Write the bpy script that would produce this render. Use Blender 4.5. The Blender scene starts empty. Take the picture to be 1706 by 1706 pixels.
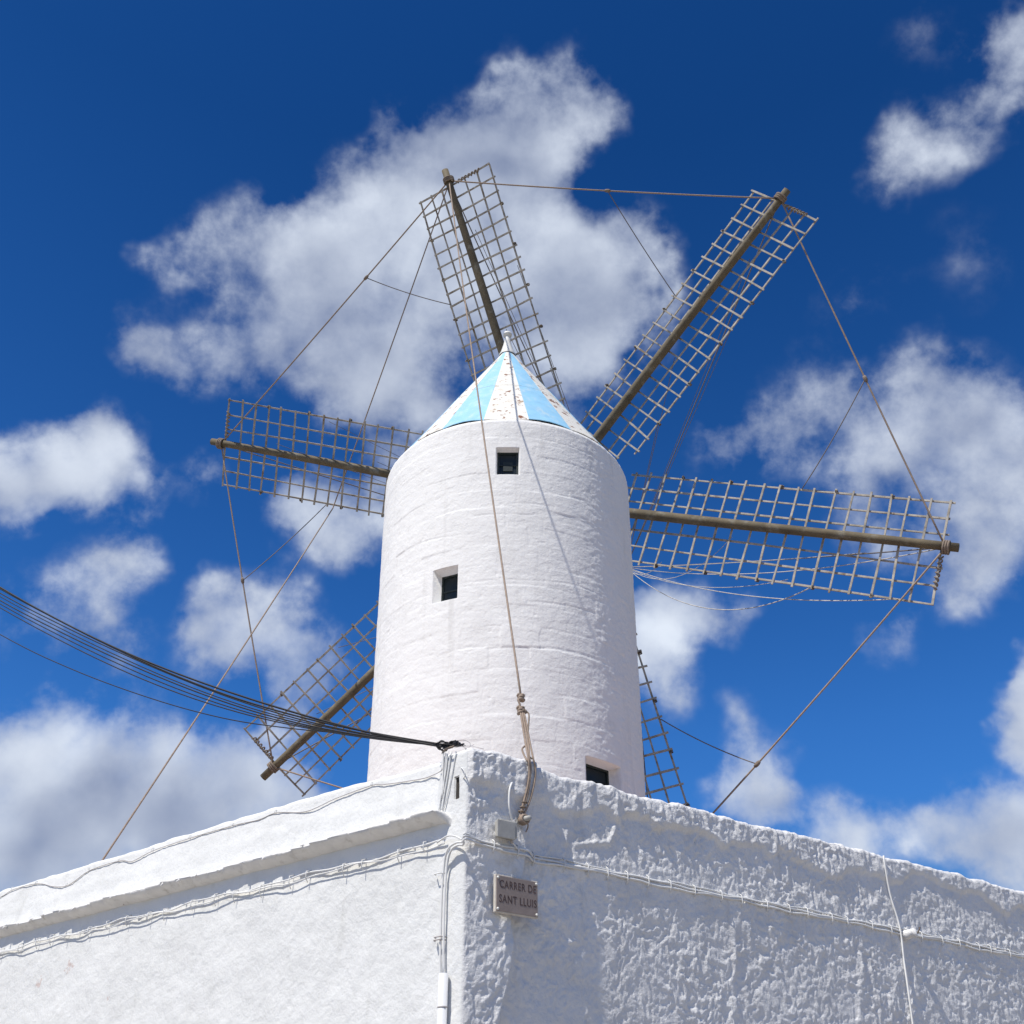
import bpy, math, random
import numpy as np
from mathutils import Vector, Matrix

random.seed(7)
RNG = np.random.default_rng(11)
R = math.radians
scene = bpy.context.scene
COL = scene.collection

# ------------------------------------------------------------------ camera
FOC, CEN, PITCH = 1706.0, 853.0, R(34.0)          # focal length and centre in photo pixels
EYE = np.array([0.0, 0.0, 1.6])
cam_d = bpy.data.cameras.new('camera')
cam_d.sensor_width = 36.0
cam_d.lens = 36.0 * FOC / 1706.0
cam_d.clip_start, cam_d.clip_end = 0.05, 4000.0
cam = bpy.data.objects.new('camera', cam_d)
COL.objects.link(cam)
cam.location = EYE
cam.rotation_euler = (R(90) + PITCH, 0, 0)
scene.camera = cam

# ------------------------------------------------------------------ light
SUN_AZ, SUN_EL = R(-42.5), R(58.5)                # the sun stands behind the viewer's left shoulder
SUN = np.array([math.sin(SUN_AZ) * math.cos(SUN_EL), -math.cos(SUN_AZ) * math.cos(SUN_EL), math.sin(SUN_EL)])
sun_d = bpy.data.lights.new('sun', 'SUN')
sun_d.energy = 4.8
sun_d.angle = R(0.5)
sun_d.color = (1.0, 0.945, 0.85)
sun = bpy.data.objects.new('sun', sun_d)
COL.objects.link(sun)
sun.location = (-20, -25, 45)
sun.rotation_euler = Vector(-SUN).to_track_quat('-Z', 'Y').to_euler()

scene.view_settings.view_transform = 'Standard'
scene.view_settings.look = 'None'
scene.view_settings.gamma = 1.0
scene.view_settings.exposure = 0.0
scene.view_settings.use_curve_mapping = False


def ray(x, y):
    u, v = (x - CEN) / FOC, (CEN - y) / FOC
    return np.array([u, math.cos(PITCH) - v * math.sin(PITCH), math.sin(PITCH) + v * math.cos(PITCH)])


# ---- world: clear deep-blue sky with a broken layer of cumulus
SKY_STRENGTH = 0.104
world = bpy.data.worlds.new('World')
scene.world = world
world.use_nodes = True
wt = world.node_tree
for n_ in list(wt.nodes):
    wt.nodes.remove(n_)


class NT:
    """Small helper for wiring node trees."""

    def __init__(s, tree):
        s.t = tree

    def n(s, typ, **kw):
        nd = s.t.nodes.new(typ)
        for k, v in kw.items():
            setattr(nd, k, v)
        return nd

    def put(s, sock, val):
        if isinstance(val, bpy.types.NodeSocket):
            s.t.links.new(val, sock)
        elif val is not None:
            sock.default_value = val

    def math(s, op, a, b=None, c=None, clamp=False):
        nd = s.n('ShaderNodeMath', operation=op, use_clamp=clamp)
        s.put(nd.inputs[0], a)
        s.put(nd.inputs[1], b)
        s.put(nd.inputs[2], c)
        return nd.outputs[0]

    def vec(s, op, a, b=None, scale=None):
        nd = s.n('ShaderNodeVectorMath', operation=op)
        s.put(nd.inputs[0], a)
        s.put(nd.inputs[1], b)
        if scale is not None:
            s.put(nd.inputs['Scale'], scale)
        return nd.outputs['Value' if op in ('DISTANCE', 'LENGTH', 'DOT_PRODUCT') else 'Vector']

    def noise(s, vec, scale, detail=5.0, rough=0.55, out='Fac', lac=2.0, dist=0.0):
        nd = s.n('ShaderNodeTexNoise')
        s.put(nd.inputs['Vector'], vec)
        nd.inputs['Scale'].default_value = scale
        nd.inputs['Detail'].default_value = detail
        nd.inputs['Roughness'].default_value = rough
        nd.inputs['Lacunarity'].default_value = lac
        nd.inputs['Distortion'].default_value = dist
        return nd.outputs[out]

    def remap(s, v, a, b, c=0.0, d=1.0, smooth=False):
        nd = s.n('ShaderNodeMapRange', interpolation_type='SMOOTHSTEP' if smooth else 'LINEAR')
        s.put(nd.inputs[0], v)
        for i, q in enumerate((a, b, c, d)):
            s.put(nd.inputs[i + 1], q)
        return nd.outputs[0]

    def mix(s, f, a, b, blend='MIX'):
        nd = s.n('ShaderNodeMix', data_type='RGBA', blend_type=blend)
        s.put(nd.inputs[0], f)
        s.put(nd.inputs[6], a)
        s.put(nd.inputs[7], b)
        return nd.outputs[2]


w = NT(wt)
direc = w.n('ShaderNodeTexCoord').outputs['Generated']
sky = w.n('ShaderNodeTexSky', sky_type='NISHITA', sun_disc=False)
sky.sun_elevation = SUN_EL
sky.sun_rotation = math.atan2(SUN[0], SUN[1])
sky.altitude = 30
sky.air_density = 1.0
sky.dust_density = 0.25
sky.ozone_density = 4.0
hs = w.n('ShaderNodeHueSaturation')
hs.inputs['Saturation'].default_value = 1.25
hs.inputs['Value'].default_value = 0.80
wt.links.new(sky.outputs[0], hs.inputs['Color'])
sep = w.n('ShaderNodeSeparateXYZ')
wt.links.new(direc, sep.inputs[0])
# clear dry air: deep blue overhead, brighter blue lower down
tint = w.mix(w.remap(sep.outputs[2], 0.36, 0.80), (0.74, 1.18, 1.64, 1), (0.30, 0.68, 1.03, 1))
tint = w.mix(w.remap(sep.outputs[2], 0.05, 0.30), (0.92, 0.85, 0.78, 1), tint)
sky_col = w.vec('SCALE', w.mix(1.0, hs.outputs[0], tint, 'MULTIPLY'), scale=SKY_STRENGTH)

# where the cumulus stand: direction, angular radius, thickness
CLOUDS = [
    (842, 120, 60, 0.50), (975, 160, 75, 0.52), (1010, 180, 50, 0.35), (880, 225, 115, 0.76), (760, 225, 80, 0.73), (690, 235, 60, 0.61), (830, 300, 140, 0.81),
    (700, 330, 110, 0.76), (640, 390, 120, 0.81), (540, 420, 110, 0.78), (430, 425, 100, 0.67), (320, 430, 80, 0.50), (255, 450, 60, 0.45),
    (560, 540, 130, 0.73), (440, 545, 110, 0.71), (330, 590, 80, 0.55), (225, 575, 65, 0.60), (270, 610, 50, 0.40), (620, 640, 100, 0.76), (690, 560, 120, 0.81),
    (780, 460, 130, 0.81), (900, 400, 120, 0.73), (960, 430, 100, 0.73), (1010, 500, 110, 0.76), (1060, 410, 80, 0.61), (940, 560, 100, 0.73), (730, 690, 90, 0.61), (980, 620, 90, 0.61),
    (500, 820, 70, 0.67), (545, 890, 75, 0.65), (590, 800, 80, 0.59), (600, 880, 60, 0.49),
    (140, 750, 85, 0.84), (60, 800, 80, 0.86), (200, 800, 65, 0.80), (0, 800, 90, 0.81), (110, 810, 70, 0.81), (330, 800, 60, 0.35), (190, 870, 60, 0.35),
    (160, 960, 80, 0.45), (230, 960, 60, 0.45), (130, 1060, 110, 0.45), (40, 1020, 90, 0.39), (250, 1100, 80, 0.18), (170, 1140, 110, 0.17),
    (430, 1030, 85, 0.71), (385, 1060, 70, 0.65), (500, 1080, 85, 0.65), (570, 1130, 90, 0.59), (300, 1170, 80, 0.14), (480, 1180, 80, 0.50),
    (50, 1252, 110, 0.95), (170, 1292, 120, 0.98), (300, 1292, 110, 0.95), (100, 1382, 150, 0.98), (300, 1372, 150, 0.98), (420, 1292, 90, 0.80), (0, 1422, 140, 0.95), (450, 1352, 90, 0.80),
    (530, 1330, 90, 0.70), (-120, 1322, 160, 0.90),
    (1090, 1050, 90, 0.74), (1130, 1040, 70, 0.66), (1195, 1040, 60, 0.43), (1080, 1120, 80, 0.62), (1150, 1000, 60, 0.40), (1000, 1050, 120, 0.60),
    (1540, 650, 100, 0.55), (1610, 690, 110, 0.58), (1450, 700, 95, 0.50), (1360, 690, 90, 0.46), (1270, 715, 85, 0.43), (1200, 730, 60, 0.34), (1650, 760, 110, 0.58), (1690, 690, 80, 0.50),
    (1540, 780, 110, 0.50), (1430, 780, 80, 0.43), (1640, 900, 110, 0.53), (1590, 980, 80, 0.45), (1700, 960, 80, 0.45), (1500, 880, 100, 0.43), (1480, 1040, 60, 0.33), (1780, 820, 150, 0.52),
    (1660, 100, 80, 0.39), (1700, 60, 80, 0.39), (1700, 140, 70, 0.36), (1530, 240, 95, 0.36), (1480, 265, 70, 0.30), (1610, 200, 70, 0.30), (1560, 40, 80, 0.19), (1780, 90, 120, 0.39),
    (1460, 470, 70, 0.22), (1640, 430, 110, 0.17), (1330, 590, 70, 0.17), (1400, 500, 60, 0.16),
    (1690, 1190, 62, 0.90), (1680, 1235, 60, 0.90), (1740, 1220, 90, 0.90), (1700, 1140, 50, 0.80),
    (1240, 1240, 70, 0.42), (1250, 1310, 80, 0.66), (1310, 1345, 60, 0.62), (1190, 1330, 60, 0.50), (1420, 1375, 80, 0.66), (1480, 1390, 60, 0.50), (1560, 1405, 70, 0.60), (1640, 1390, 90, 0.72), (1690, 1360, 80, 0.70),
    (1720, 1440, 120, 0.70), (1330, 1210, 40, 0.20), (1400, 1440, 120, 0.50),
]
warp1 = w.noise(direc, 6.0, 2.0, 0.5, 'Color')
warp2 = w.noise(direc, 22.0, 3.0, 0.6, 'Color')
wv = w.vec('SCALE', w.vec('SUBTRACT', warp1, (0.5, 0.5, 0.5)), scale=0.09)
wv2 = w.vec('SCALE', w.vec('SUBTRACT', warp2, (0.5, 0.5, 0.5)), scale=0.045)
dw = w.vec('ADD', w.vec('ADD', direc, wv), wv2)
inv = None
for (cx_, cy_, cr_, cw_) in CLOUDS:
    c = ray(cx_, cy_)
    c = c / np.linalg.norm(c)
    off = np.hypot(cx_ - CEN, cy_ - CEN) / FOC
    rad = 1.45 * cr_ / FOC / (1 + off * off)
    d_ = w.vec('DISTANCE', dw, tuple(c))
    one = w.remap(d_, rad, 0.0, 1.0, 1.0 - min(cw_, 0.985), smooth=True)
    inv = one if inv is None else w.math('MULTIPLY', inv, one)
placed = w.math('SUBTRACT', 1.0, inv)
# the same kind of broken cumulus over the rest of the sky
far = w.remap(w.noise(w.vec('ADD', dw, (3.1, 1.7, 0.4)), 3.2, 3.0, 0.5), 0.47, 0.70, 0.0, 0.9, smooth=True)
fwd = ray(CEN, CEN)
outside = w.remap(w.vec('DOT_PRODUCT', direc, tuple(fwd / np.linalg.norm(fwd))), 0.83, 0.72, 0.0, 1.0, smooth=True)
above = w.remap(sep.outputs[2], 0.0, 0.12, 0.0, 1.0)
cover = w.math('MAXIMUM', placed, w.math('MULTIPLY', w.math('MULTIPLY', far, outside), above))
# billows: rounded lobes over several octaves, crisp only where the cloud thins out
dv_ = w.vec('ADD', direc, wv)
fb = w.noise(direc, 15.0, 8.0, 0.58)
lo_a = w.noise(dv_, 9.0, 2.0, 0.5)
lo_b = w.noise(w.vec('ADD', dv_, tuple(SUN * 0.05)), 9.0, 2.0, 0.5)
amp = w.math('MULTIPLY', w.remap(cover, 0.0, 0.30, 0.0, 2.3), w.remap(cover, 0.45, 0.95, 1.0, 0.22))
dens = w.math('ADD', cover, w.math('MULTIPLY', w.math('SUBTRACT', fb, 0.5), amp))
alpha = w.remap(dens, 0.04, 1.06, 0.0, 0.98, smooth=True)
lift = w.math('ADD', w.math('MULTIPLY', w.math('SUBTRACT', lo_a, lo_b), 1.5), w.math('MULTIPLY', w.math('SUBTRACT', fb, 0.5), 0.30))
thick = w.remap(dens, 0.7, 1.3, 0.0, 1.0, smooth=True)
shade = w.math('ADD', w.math('ADD', 0.52, w.math('MULTIPLY', thick, 0.04)), lift, clamp=True)
crown = None
for (cx_, cy_, cr_, cw_) in ((60, 1400, 170, -.30), (230, 1400, 160, -.30), (390, 1370, 120, -.24), (140, 1110, 110, -.20), (640, 670, 110, -.18), (470, 600, 100, -.10), (1430, 1410, 80, -.18), (1650, 1440, 100, -.18), (1560, 830, 110, -.10), (560, 1140, 90, -.16),
                             (60, 1205, 90, .26), (190, 1220, 90, .24), (310, 1230, 80, .20), (140, 730, 100, .22), (1690, 1180, 80, .24), (660, 310, 130, .12), (1110, 1030, 90, .14)):
    c = ray(cx_, cy_)
    c = c / np.linalg.norm(c)
    off = np.hypot(cx_ - CEN, cy_ - CEN) / FOC
    b_ = w.remap(w.vec('DISTANCE', dw, tuple(c)), 1.5 * cr_ / FOC / (1 + off * off), 0.0, 0.0, cw_, smooth=True)
    crown = b_ if crown is None else w.math('ADD', crown, b_)
shade = w.math('ADD', shade, crown, clamp=True)
cl_col = w.mix(shade, (0.27, 0.325, 0.47, 1), (0.80, 0.87, 0.98, 1))
final = w.mix(alpha, sky_col, cl_col)
bg = w.n('ShaderNodeBackground')
wt.links.new(final, bg.inputs['Color'])
bg.inputs['Strength'].default_value = 1.0
wo = w.n('ShaderNodeOutputWorld')
wt.links.new(bg.outputs[0], wo.inputs['Surface'])
scene.cycles.max_bounces = 6
scene.cycles.diffuse_bounces = 3
world.cycles.sampling_method = 'MANUAL'
world.cycles.sample_map_resolution = 512


# ------------------------------------------------------------------ numpy noise
def _lattice(seed):
    return np.random.default_rng(seed).random((256, 256))


_LAT = {}


def vnoise(x, y, seed=0):
    """Smooth value noise in -1..1 on arrays x, y (lattice step 1)."""
    if seed not in _LAT:
        _LAT[seed] = _lattice(seed)
    g = _LAT[seed]
    xi, yi = np.floor(x).astype(int), np.floor(y).astype(int)
    fx, fy = x - xi, y - yi
    fx = fx * fx * fx * (fx * (fx * 6 - 15) + 10)
    fy = fy * fy * fy * (fy * (fy * 6 - 15) + 10)
    a, b = g[xi % 256, yi % 256], g[(xi + 1) % 256, yi % 256]
    c, d = g[xi % 256, (yi + 1) % 256], g[(xi + 1) % 256, (yi + 1) % 256]
    return ((a * (1 - fx) + b * fx) * (1 - fy) + (c * (1 - fx) + d * fx) * fy) * 2 - 1


def fbm(x, y, seed=0, octv=4, gain=0.5):
    s, a, t = 0.0, 1.0, 0.0
    for o in range(octv):
        s = s + a * vnoise(x * 2 ** o + 17.3 * o, y * 2 ** o + 5.1 * o, seed + o)
        t += a
        a *= gain
    return s / t


def sstep(a, b, v):
    t = np.clip((v - a) / (b - a), 0, 1)
    return t * t * (3 - 2 * t)


def seg_dist(px, py, pts):
    """Distance of points to a polyline."""
    best = np.full(px.shape, 1e9)
    for (ax, ay), (bx, by) in zip(pts[:-1], pts[1:]):
        vx, vy = bx - ax, by - ay
        t = np.clip(((px - ax) * vx + (py - ay) * vy) / (vx * vx + vy * vy), 0, 1)
        best = np.minimum(best, np.hypot(px - ax - t * vx, py - ay - t * vy))
    return best


# ------------------------------------------------------------------ object helpers
def link(o, parent=None):
    COL.objects.link(o)
    if parent is not None:
        o.parent = parent
    return o


def tag(o, label=None, cat=None, group=None, kind=None):
    if label:
        o['label'] = label
    if cat:
        o['category'] = cat
    if group:
        o['group'] = group
    if kind:
        o['kind'] = kind
    return o


def empty(name, loc=(0, 0, 0)):
    o = bpy.data.objects.new(name, None)
    o.empty_display_size = 0.3
    o.location = loc
    return link(o)


def mesh_obj(name, verts, faces, mat, parent=None, smooth=True, origin=None):
    verts = np.asarray(verts, dtype=float)
    org = np.zeros(3)
    if parent is not None:
        org = np.array(PLOC.get(parent.name, (0, 0, 0)))
    elif origin is not None:
        org = np.asarray(origin, float)
    me = bpy.data.meshes.new(name)
    if isinstance(faces, np.ndarray) and faces.ndim == 2:
        n, k = faces.shape
        me.vertices.add(len(verts))
        me.vertices.foreach_set('co', (verts - org).astype(np.float32).ravel())
        me.loops.add(n * k)
        me.loops.foreach_set('vertex_index', faces.astype(np.int32).ravel())
        me.polygons.add(n)
        me.polygons.foreach_set('loop_start', (np.arange(n) * k).astype(np.int32))
        me.update(calc_edges=True)
    else:
        me.from_pydata([tuple(v) for v in (verts - org)], [], [tuple(int(i) for i in q) for q in faces])
        me.update()
    if smooth:
        me.polygons.foreach_set('use_smooth', np.ones(len(me.polygons), dtype=bool))
    me.materials.append(mat)
    o = bpy.data.objects.new(name, me)
    if parent is None:
        o.location = org
        PLOC[o.name] = tuple(org)
        return link(o)
    # a part keeps its vertices relative to the thing's base
    link(o, parent)
    PLOC[o.name] = PLOC.get(parent.name, (0, 0, 0))
    return o


PLOC = {}


def thing(name, loc, label, cat, group=None):
    o = empty(name, tuple(loc))
    PLOC[o.name] = tuple(loc)
    return tag(o, label, cat, group)


def grid_faces(nu, nv, close=False):
    iu = np.arange(nu if close else nu - 1)
    iv = np.arange(nv - 1)
    A, B = np.meshgrid(iu, iv, indexing='ij')
    A2 = (A + 1) % nu
    return np.stack([A * nv + B, A2 * nv + B, A2 * nv + B + 1, A * nv + B + 1], -1).reshape(-1, 4)


def smooth_path(pts, sub=8):
    """Catmull-Rom through the points."""
    P = np.asarray(pts, float)
    if len(P) < 3 or sub <= 1:
        return P
    Q = np.vstack([2 * P[0] - P[1], P, 2 * P[-1] - P[-2]])
    out = []
    for i in range(1, len(Q) - 2):
        p0, p1, p2, p3 = Q[i - 1], Q[i], Q[i + 1], Q[i + 2]
        for t in np.linspace(0, 1, sub, endpoint=False):
            out.append(0.5 * (2 * p1 + (p2 - p0) * t + (2 * p0 - 5 * p1 + 4 * p2 - p3) * t * t + (3 * p1 - p0 - 3 * p2 + p3) * t ** 3))
    out.append(P[-1])
    return np.array(out)


def tube_geo(pts, rad, k=8, base=0, caps=True):
    P = np.asarray(pts, float)
    n = len(P)
    rad = np.full(n, rad) if np.isscalar(rad) else np.asarray(rad, float)
    T = np.gradient(P, axis=0)
    T /= np.linalg.norm(T, axis=1)[:, None] + 1e-12
    ref = np.array([0, 0, 1.0]) if abs(T[0][2]) < 0.9 else np.array([1.0, 0, 0])
    a = np.cross(T[0], ref)
    a /= np.linalg.norm(a)
    V = []
    for i in range(n):
        a = a - T[i] * (a @ T[i])
        a /= np.linalg.norm(a)
        b = np.cross(T[i], a)
        for j in range(k):
            th = 2 * math.pi * j / k
            V.append(P[i] + rad[i] * (math.cos(th) * a + math.sin(th) * b))
    F = []
    for i in range(n - 1):
        for j in range(k):
            F.append((base + i * k + j, base + i * k + (j + 1) % k, base + (i + 1) * k + (j + 1) % k, base + (i + 1) * k + j))
    if caps:
        F.append(tuple(base + j for j in range(k))[::-1])
        F.append(tuple(base + (n - 1) * k + j for j in range(k)))
    return V, F


def tube(name, pts, rad, mat, parent=None, k=8, origin=None):
    V, F = tube_geo(pts, rad, k)
    return mesh_obj(name, V, F, mat, parent, True, origin if origin is not None else np.asarray(pts[0], float))


def tubes(name, list_, mat, parent=None, k=6, origin=None):
    V, F = [], []
    for pts, rad in list_:
        v, f = tube_geo(pts, rad, k, len(V))
        V += v
        F += f
    return mesh_obj(name, V, F, mat, parent, True, origin if origin is not None else np.asarray(V[0]))


def bar_geo(A, B, up, w_, t_, nseg=1, bend=None):
    """Squared bar from A to B, w_ across, t_ along up, with softened ends and slight bow."""
    A, B = np.asarray(A, float), np.asarray(B, float)
    d = (B - A) / np.linalg.norm(B - A)
    u = up - d * (up @ d)
    u /= np.linalg.norm(u)
    s = np.cross(d, u)
    V, F = [], []
    ring = [(-.5, -.43), (-.45, -.5), (.45, -.5), (.5, -.43), (.5, .43), (.45, .5), (-.45, .5), (-.5, .43)]
    ts = np.linspace(0, 1, nseg + 1)
    for i, t in enumerate(ts):
        c = A + (B - A) * t
        if bend is not None:
            c = c + bend * (4 * t * (1 - t))
        sc = 1.0 + 0.12 * math.sin(7 * t + A[0] * 9 + B[2] * 5)
        for (a, b) in ring:
            V.append(c + s * a * w_ * sc + u * b * t_ * sc)
    for i in range(nseg):
        for j in range(8):
            F.append((i * 8 + j, i * 8 + (j + 1) % 8, (i + 1) * 8 + (j + 1) % 8, (i + 1) * 8 + j))
    F.append(tuple(range(8))[::-1])
    F.append(tuple(nseg * 8 + j for j in range(8)))
    return V, F


def box_geo(c, ax, ay, az, sx, sy, sz, bev=0.0):
    c, ax, ay, az = [np.asarray(q, float) for q in (c, ax, ay, az)]
    V = []
    for i in (-1, 1):
        for j in (-1, 1):
            for k in (-1, 1):
                V.append(c + ax * i * sx / 2 + ay * j * sy / 2 + az * k * sz / 2)
    F = [(0, 1, 3, 2), (4, 6, 7, 5), (0, 4, 5, 1), (2, 3, 7, 6), (0, 2, 6, 4), (1, 5, 7, 3)]
    return V, F


def bevel(o, wdt, seg=2):
    m = o.modifiers.new('bevel', 'BEVEL')
    m.width = wdt
    m.segments = seg
    return o


# ------------------------------------------------------------------ materials
def material(name, color, rough=0.8, vary=0.12, scale=6.0, bump=0.0, bscale=40.0, stretch=None, color2=None, c2=(0.55, 0.7), c2scale=9.0, spec=0.3, metal=0.0, bdist=0.01):
    m = bpy.data.materials.new(name)
    m.use_nodes = True
    t = NT(m.node_tree)
    p = m.node_tree.nodes['Principled BSDF']
    co = t.n('ShaderNodeTexCoord').outputs['Object']
    if stretch:
        mp = t.n('ShaderNodeMapping')
        mp.inputs['Scale'].default_value = stretch
        t.put(mp.inputs['Vector'], co)
        cs = mp.outputs[0]
    else:
        cs = co
    nz = t.noise(cs, scale, 6.0, 0.6)
    dark = tuple(q * (1 - vary) for q in color) + (1,)
    light = tuple(min(1, q * (1 + vary * 0.6)) for q in color) + (1,)
    c = t.mix(t.remap(nz, 0.3, 0.7), dark, light)
    if color2:
        f2 = t.remap(t.noise(cs, c2scale, 7.0, 0.65), c2[0], c2[1], 0, 1, smooth=True)
        c = t.mix(f2, c, tuple(color2) + (1,))
    t.put(p.inputs['Base Color'], c)
    p.inputs['Roughness'].default_value = rough
    p.inputs['Specular IOR Level'].default_value = spec
    p.inputs['Metallic'].default_value = metal
    if bump:
        b = t.n('ShaderNodeBump')
        b.inputs['Strength'].default_value = bump
        b.inputs['Distance'].default_value = bdist
        t.put(b.inputs['Height'], t.noise(cs, bscale, 5.0, 0.65))
        t.put(p.inputs['Normal'], b.outputs[0])
    return m


M = {}
M['tower'] = material('limewash_tower', (0.88, 0.875, 0.86), 0.9, 0.03, 1.6, 0.6, 26.0, bdist=0.012, spec=0.15, color2=(0.74, 0.735, 0.72), c2=(0.56, 0.80), c2scale=2.6)
M['plaster'] = material('limewash_left', (0.76, 0.765, 0.755), 0.9, 0.06, 2.2, 0.7, 30.0, bdist=0.010, spec=0.15, color2=(0.66, 0.665, 0.65), c2=(0.54, 0.78), c2scale=3.2)
M['rough'] = material('limewash_right', (0.79, 0.785, 0.78), 0.85, 0.08, 3.0, 0.8, 60.0, bdist=0.010, spec=0.2)
M['cornice'] = material('limewash_cornice', (0.78, 0.77, 0.75), 0.9, 0.10, 7.0, 0.6, 40.0, bdist=0.008, spec=0.15)
M['blue'] = material('blue_paint', (0.31, 0.60, 0.83), 0.55, 0.10, 4.0, 0.15, 30, color2=(0.50, 0.68, 0.78), c2=(0.50, 0.80), c2scale=3.5)
M['white_rust'] = material('white_paint_rusty', (0.83, 0.81, 0.745), 0.5, 0.06, 5.0, 0.12, 40, color2=(0.23, 0.09, 0.04), c2=(0.55, 0.62), c2scale=7.5)
M['white_paint'] = material('white_paint', (0.78, 0.78, 0.74), 0.5, 0.10, 6.0, 0.1, 40, color2=(0.30, 0.17, 0.09), c2=(0.63, 0.70), c2scale=11.0)
M['eave'] = material('eave_slot_dark', (0.05, 0.045, 0.04), 0.9)
M['spar'] = material('spar_wood', (0.15, 0.122, 0.078), 0.75, 0.35, 3.0, 0.4, 30, stretch=(1, 1, 1), color2=(0.22, 0.20, 0.155), c2=(0.5, 0.7), c2scale=5.0, bdist=0.01)
M['lath'] = material('lath_wood', (0.43, 0.40, 0.35), 0.8, 0.45, 7.0, 0.3, 40, color2=(0.22, 0.17, 0.12), c2=(0.54, 0.68), c2scale=5.0, bdist=0.006)
M['lash'] = material('lashing', (0.16, 0.125, 0.085), 0.9, 0.3, 30.0)
M['rope'] = material('hemp_rope', (0.34, 0.265, 0.21), 0.9, 0.25, 25.0, 0.5, 160, bdist=0.004)
M['rope_dark'] = material('weathered_rope', (0.25, 0.20, 0.16), 0.9, 0.3, 20.0)
M['rope_thin'] = material('thin_line', (0.20, 0.18, 0.17), 0.9, 0.2, 20.0)
M['rope_pale'] = material('pale_line', (0.55, 0.53, 0.50), 0.8, 0.35, 9.0)
M['cable_black'] = material('cable_black', (0.018, 0.018, 0.02), 0.55, 0.2, 10.0)
M['cable_white'] = material('cable_white', (0.76, 0.76, 0.75), 0.6, 0.08, 12.0)
M['cable_grey'] = material('cable_grey', (0.50, 0.47, 0.46), 0.7, 0.15, 12.0)
M['pvc'] = material('pvc_pipe', (0.72, 0.73, 0.75), 0.35, 0.06, 8.0)
M['box'] = material('box_plastic', (0.44, 0.43, 0.40), 0.55, 0.14, 14.0, 0.15, 60)
M['frame'] = material('window_frame', (0.025, 0.035, 0.035), 0.5, 0.2, 12.0)
M['iron'] = material('iron', (0.20, 0.16, 0.13), 0.6, 0.3, 20.0, metal=0.6)
M['plate'] = material('sign_ceramic', (0.31, 0.25, 0.22), 0.5, 0.10, 14.0, 0.15, 60, color2=(0.33, 0.27, 0.24), c2=(0.5, 0.7), c2scale=7.0)
M['plate_edge'] = material('sign_edge', (0.62, 0.57, 0.50), 0.7, 0.15, 20.0)
M['letter'] = material('sign_letter', (0.115, 0.078, 0.07), 0.6, 0.45, 30.0)
M['roof'] = material('roof_tile', (0.43, 0.27, 0.20), 0.85, 0.25, 5.0, 0.5, 25)
M['asphalt'] = material('asphalt', (0.30, 0.27, 0.235), 0.9, 0.2, 4.0, 0.4, 120)
M['paving'] = material('paving', (0.44, 0.40, 0.34), 0.85, 0.15, 3.0, 0.4, 60)
M['earth'] = material('earth', (0.24, 0.20, 0.14), 0.95, 0.3, 0.08)


def stain(mat, spots, color, soft=0.55):
    """Peeled or stained patches: each spot is (point in the thing's own space, radius)."""
    nt = mat.node_tree
    t = NT(nt)
    p = nt.nodes['Principled BSDF']
    old = p.inputs['Base Color'].links[0].from_socket
    co = t.n('ShaderNodeTexCoord').outputs['Object']
    wv_ = t.vec('ADD', co, t.vec('SCALE', t.vec('SUBTRACT', t.noise(co, 11.0, 5.0, 0.65, 'Color'), (.5, .5, .5)), scale=0.28))
    f = None
    for pt_, r_ in spots:
        q = t.remap(t.vec('DISTANCE', wv_, tuple(pt_)), r_, r_ * soft, 0, 1)
        f = q if f is None else t.math('MAXIMUM', f, q)
    t.put(p.inputs['Base Color'], t.mix(f, old, color + (1,)))

def streaks(mat, scale, color, lo, hi):
    """Old rain runs: noise drawn out vertically."""
    t = NT(mat.node_tree)
    p = mat.node_tree.nodes['Principled BSDF']
    old = p.inputs['Base Color'].links[0].from_socket
    mp = t.n('ShaderNodeMapping')
    mp.inputs['Scale'].default_value = scale
    t.put(mp.inputs['Vector'], t.n('ShaderNodeTexCoord').outputs['Object'])
    f = t.remap(t.noise(mp.outputs[0], 1.0, 5.0, 0.6), lo, hi, 0, 1, smooth=True)
    t.put(p.inputs['Base Color'], t.mix(f, old, color + (1,)))


streaks(M['tower'], (4.5, 4.5, 0.35), (0.70, 0.69, 0.67), 0.55, 0.85)
streaks(M['plaster'], (7.0, 7.0, 0.8), (0.62, 0.62, 0.60), 0.58, 0.86)
streaks(M['cornice'], (9.0, 9.0, 9.0), (0.55, 0.53, 0.50), 0.52, 0.75)
streaks(M['rough'], (8.0, 8.0, 1.0), (0.66, 0.65, 0.64), 0.55, 0.80)
streaks(M['blue'], (6.0, 6.0, 0.7), (0.48, 0.66, 0.76), 0.50, 0.75)
streaks(M['white_rust'], (7.0, 7.0, 0.7), (0.62, 0.53, 0.40), 0.56, 0.78)

mg = bpy.data.materials.new('window_glass')
mg.use_nodes = True
pg = mg.node_tree.nodes['Principled BSDF']
pg.inputs['Base Color'].default_value = (0.012, 0.02, 0.025, 1)
pg.inputs['Roughness'].default_value = 0.35
pg.inputs['Specular IOR Level'].default_value = 0.25
M['glass'] = mg

# ------------------------------------------------------------------ the setting: ground and street
CORNER = np.array([-0.3133, 7.0, 0.0])
dR = np.array([math.sin(R(54.7)), math.cos(R(54.7)), 0.0])
nR = np.array([math.cos(R(54.7)), -math.sin(R(54.7)), 0.0])
dL = np.array([-math.sin(R(51.2)), math.cos(R(51.2)), 0.0])
nL = np.array([-math.cos(R(51.2)), -math.sin(R(51.2)), 0.0])
UPV = np.array([0, 0, 1.0])


def on_right(x, y, off=0.0):
    r = ray(x, y)
    return EYE + r * (((CORNER + nR * off - EYE) @ nR) / (r @ nR))


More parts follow.
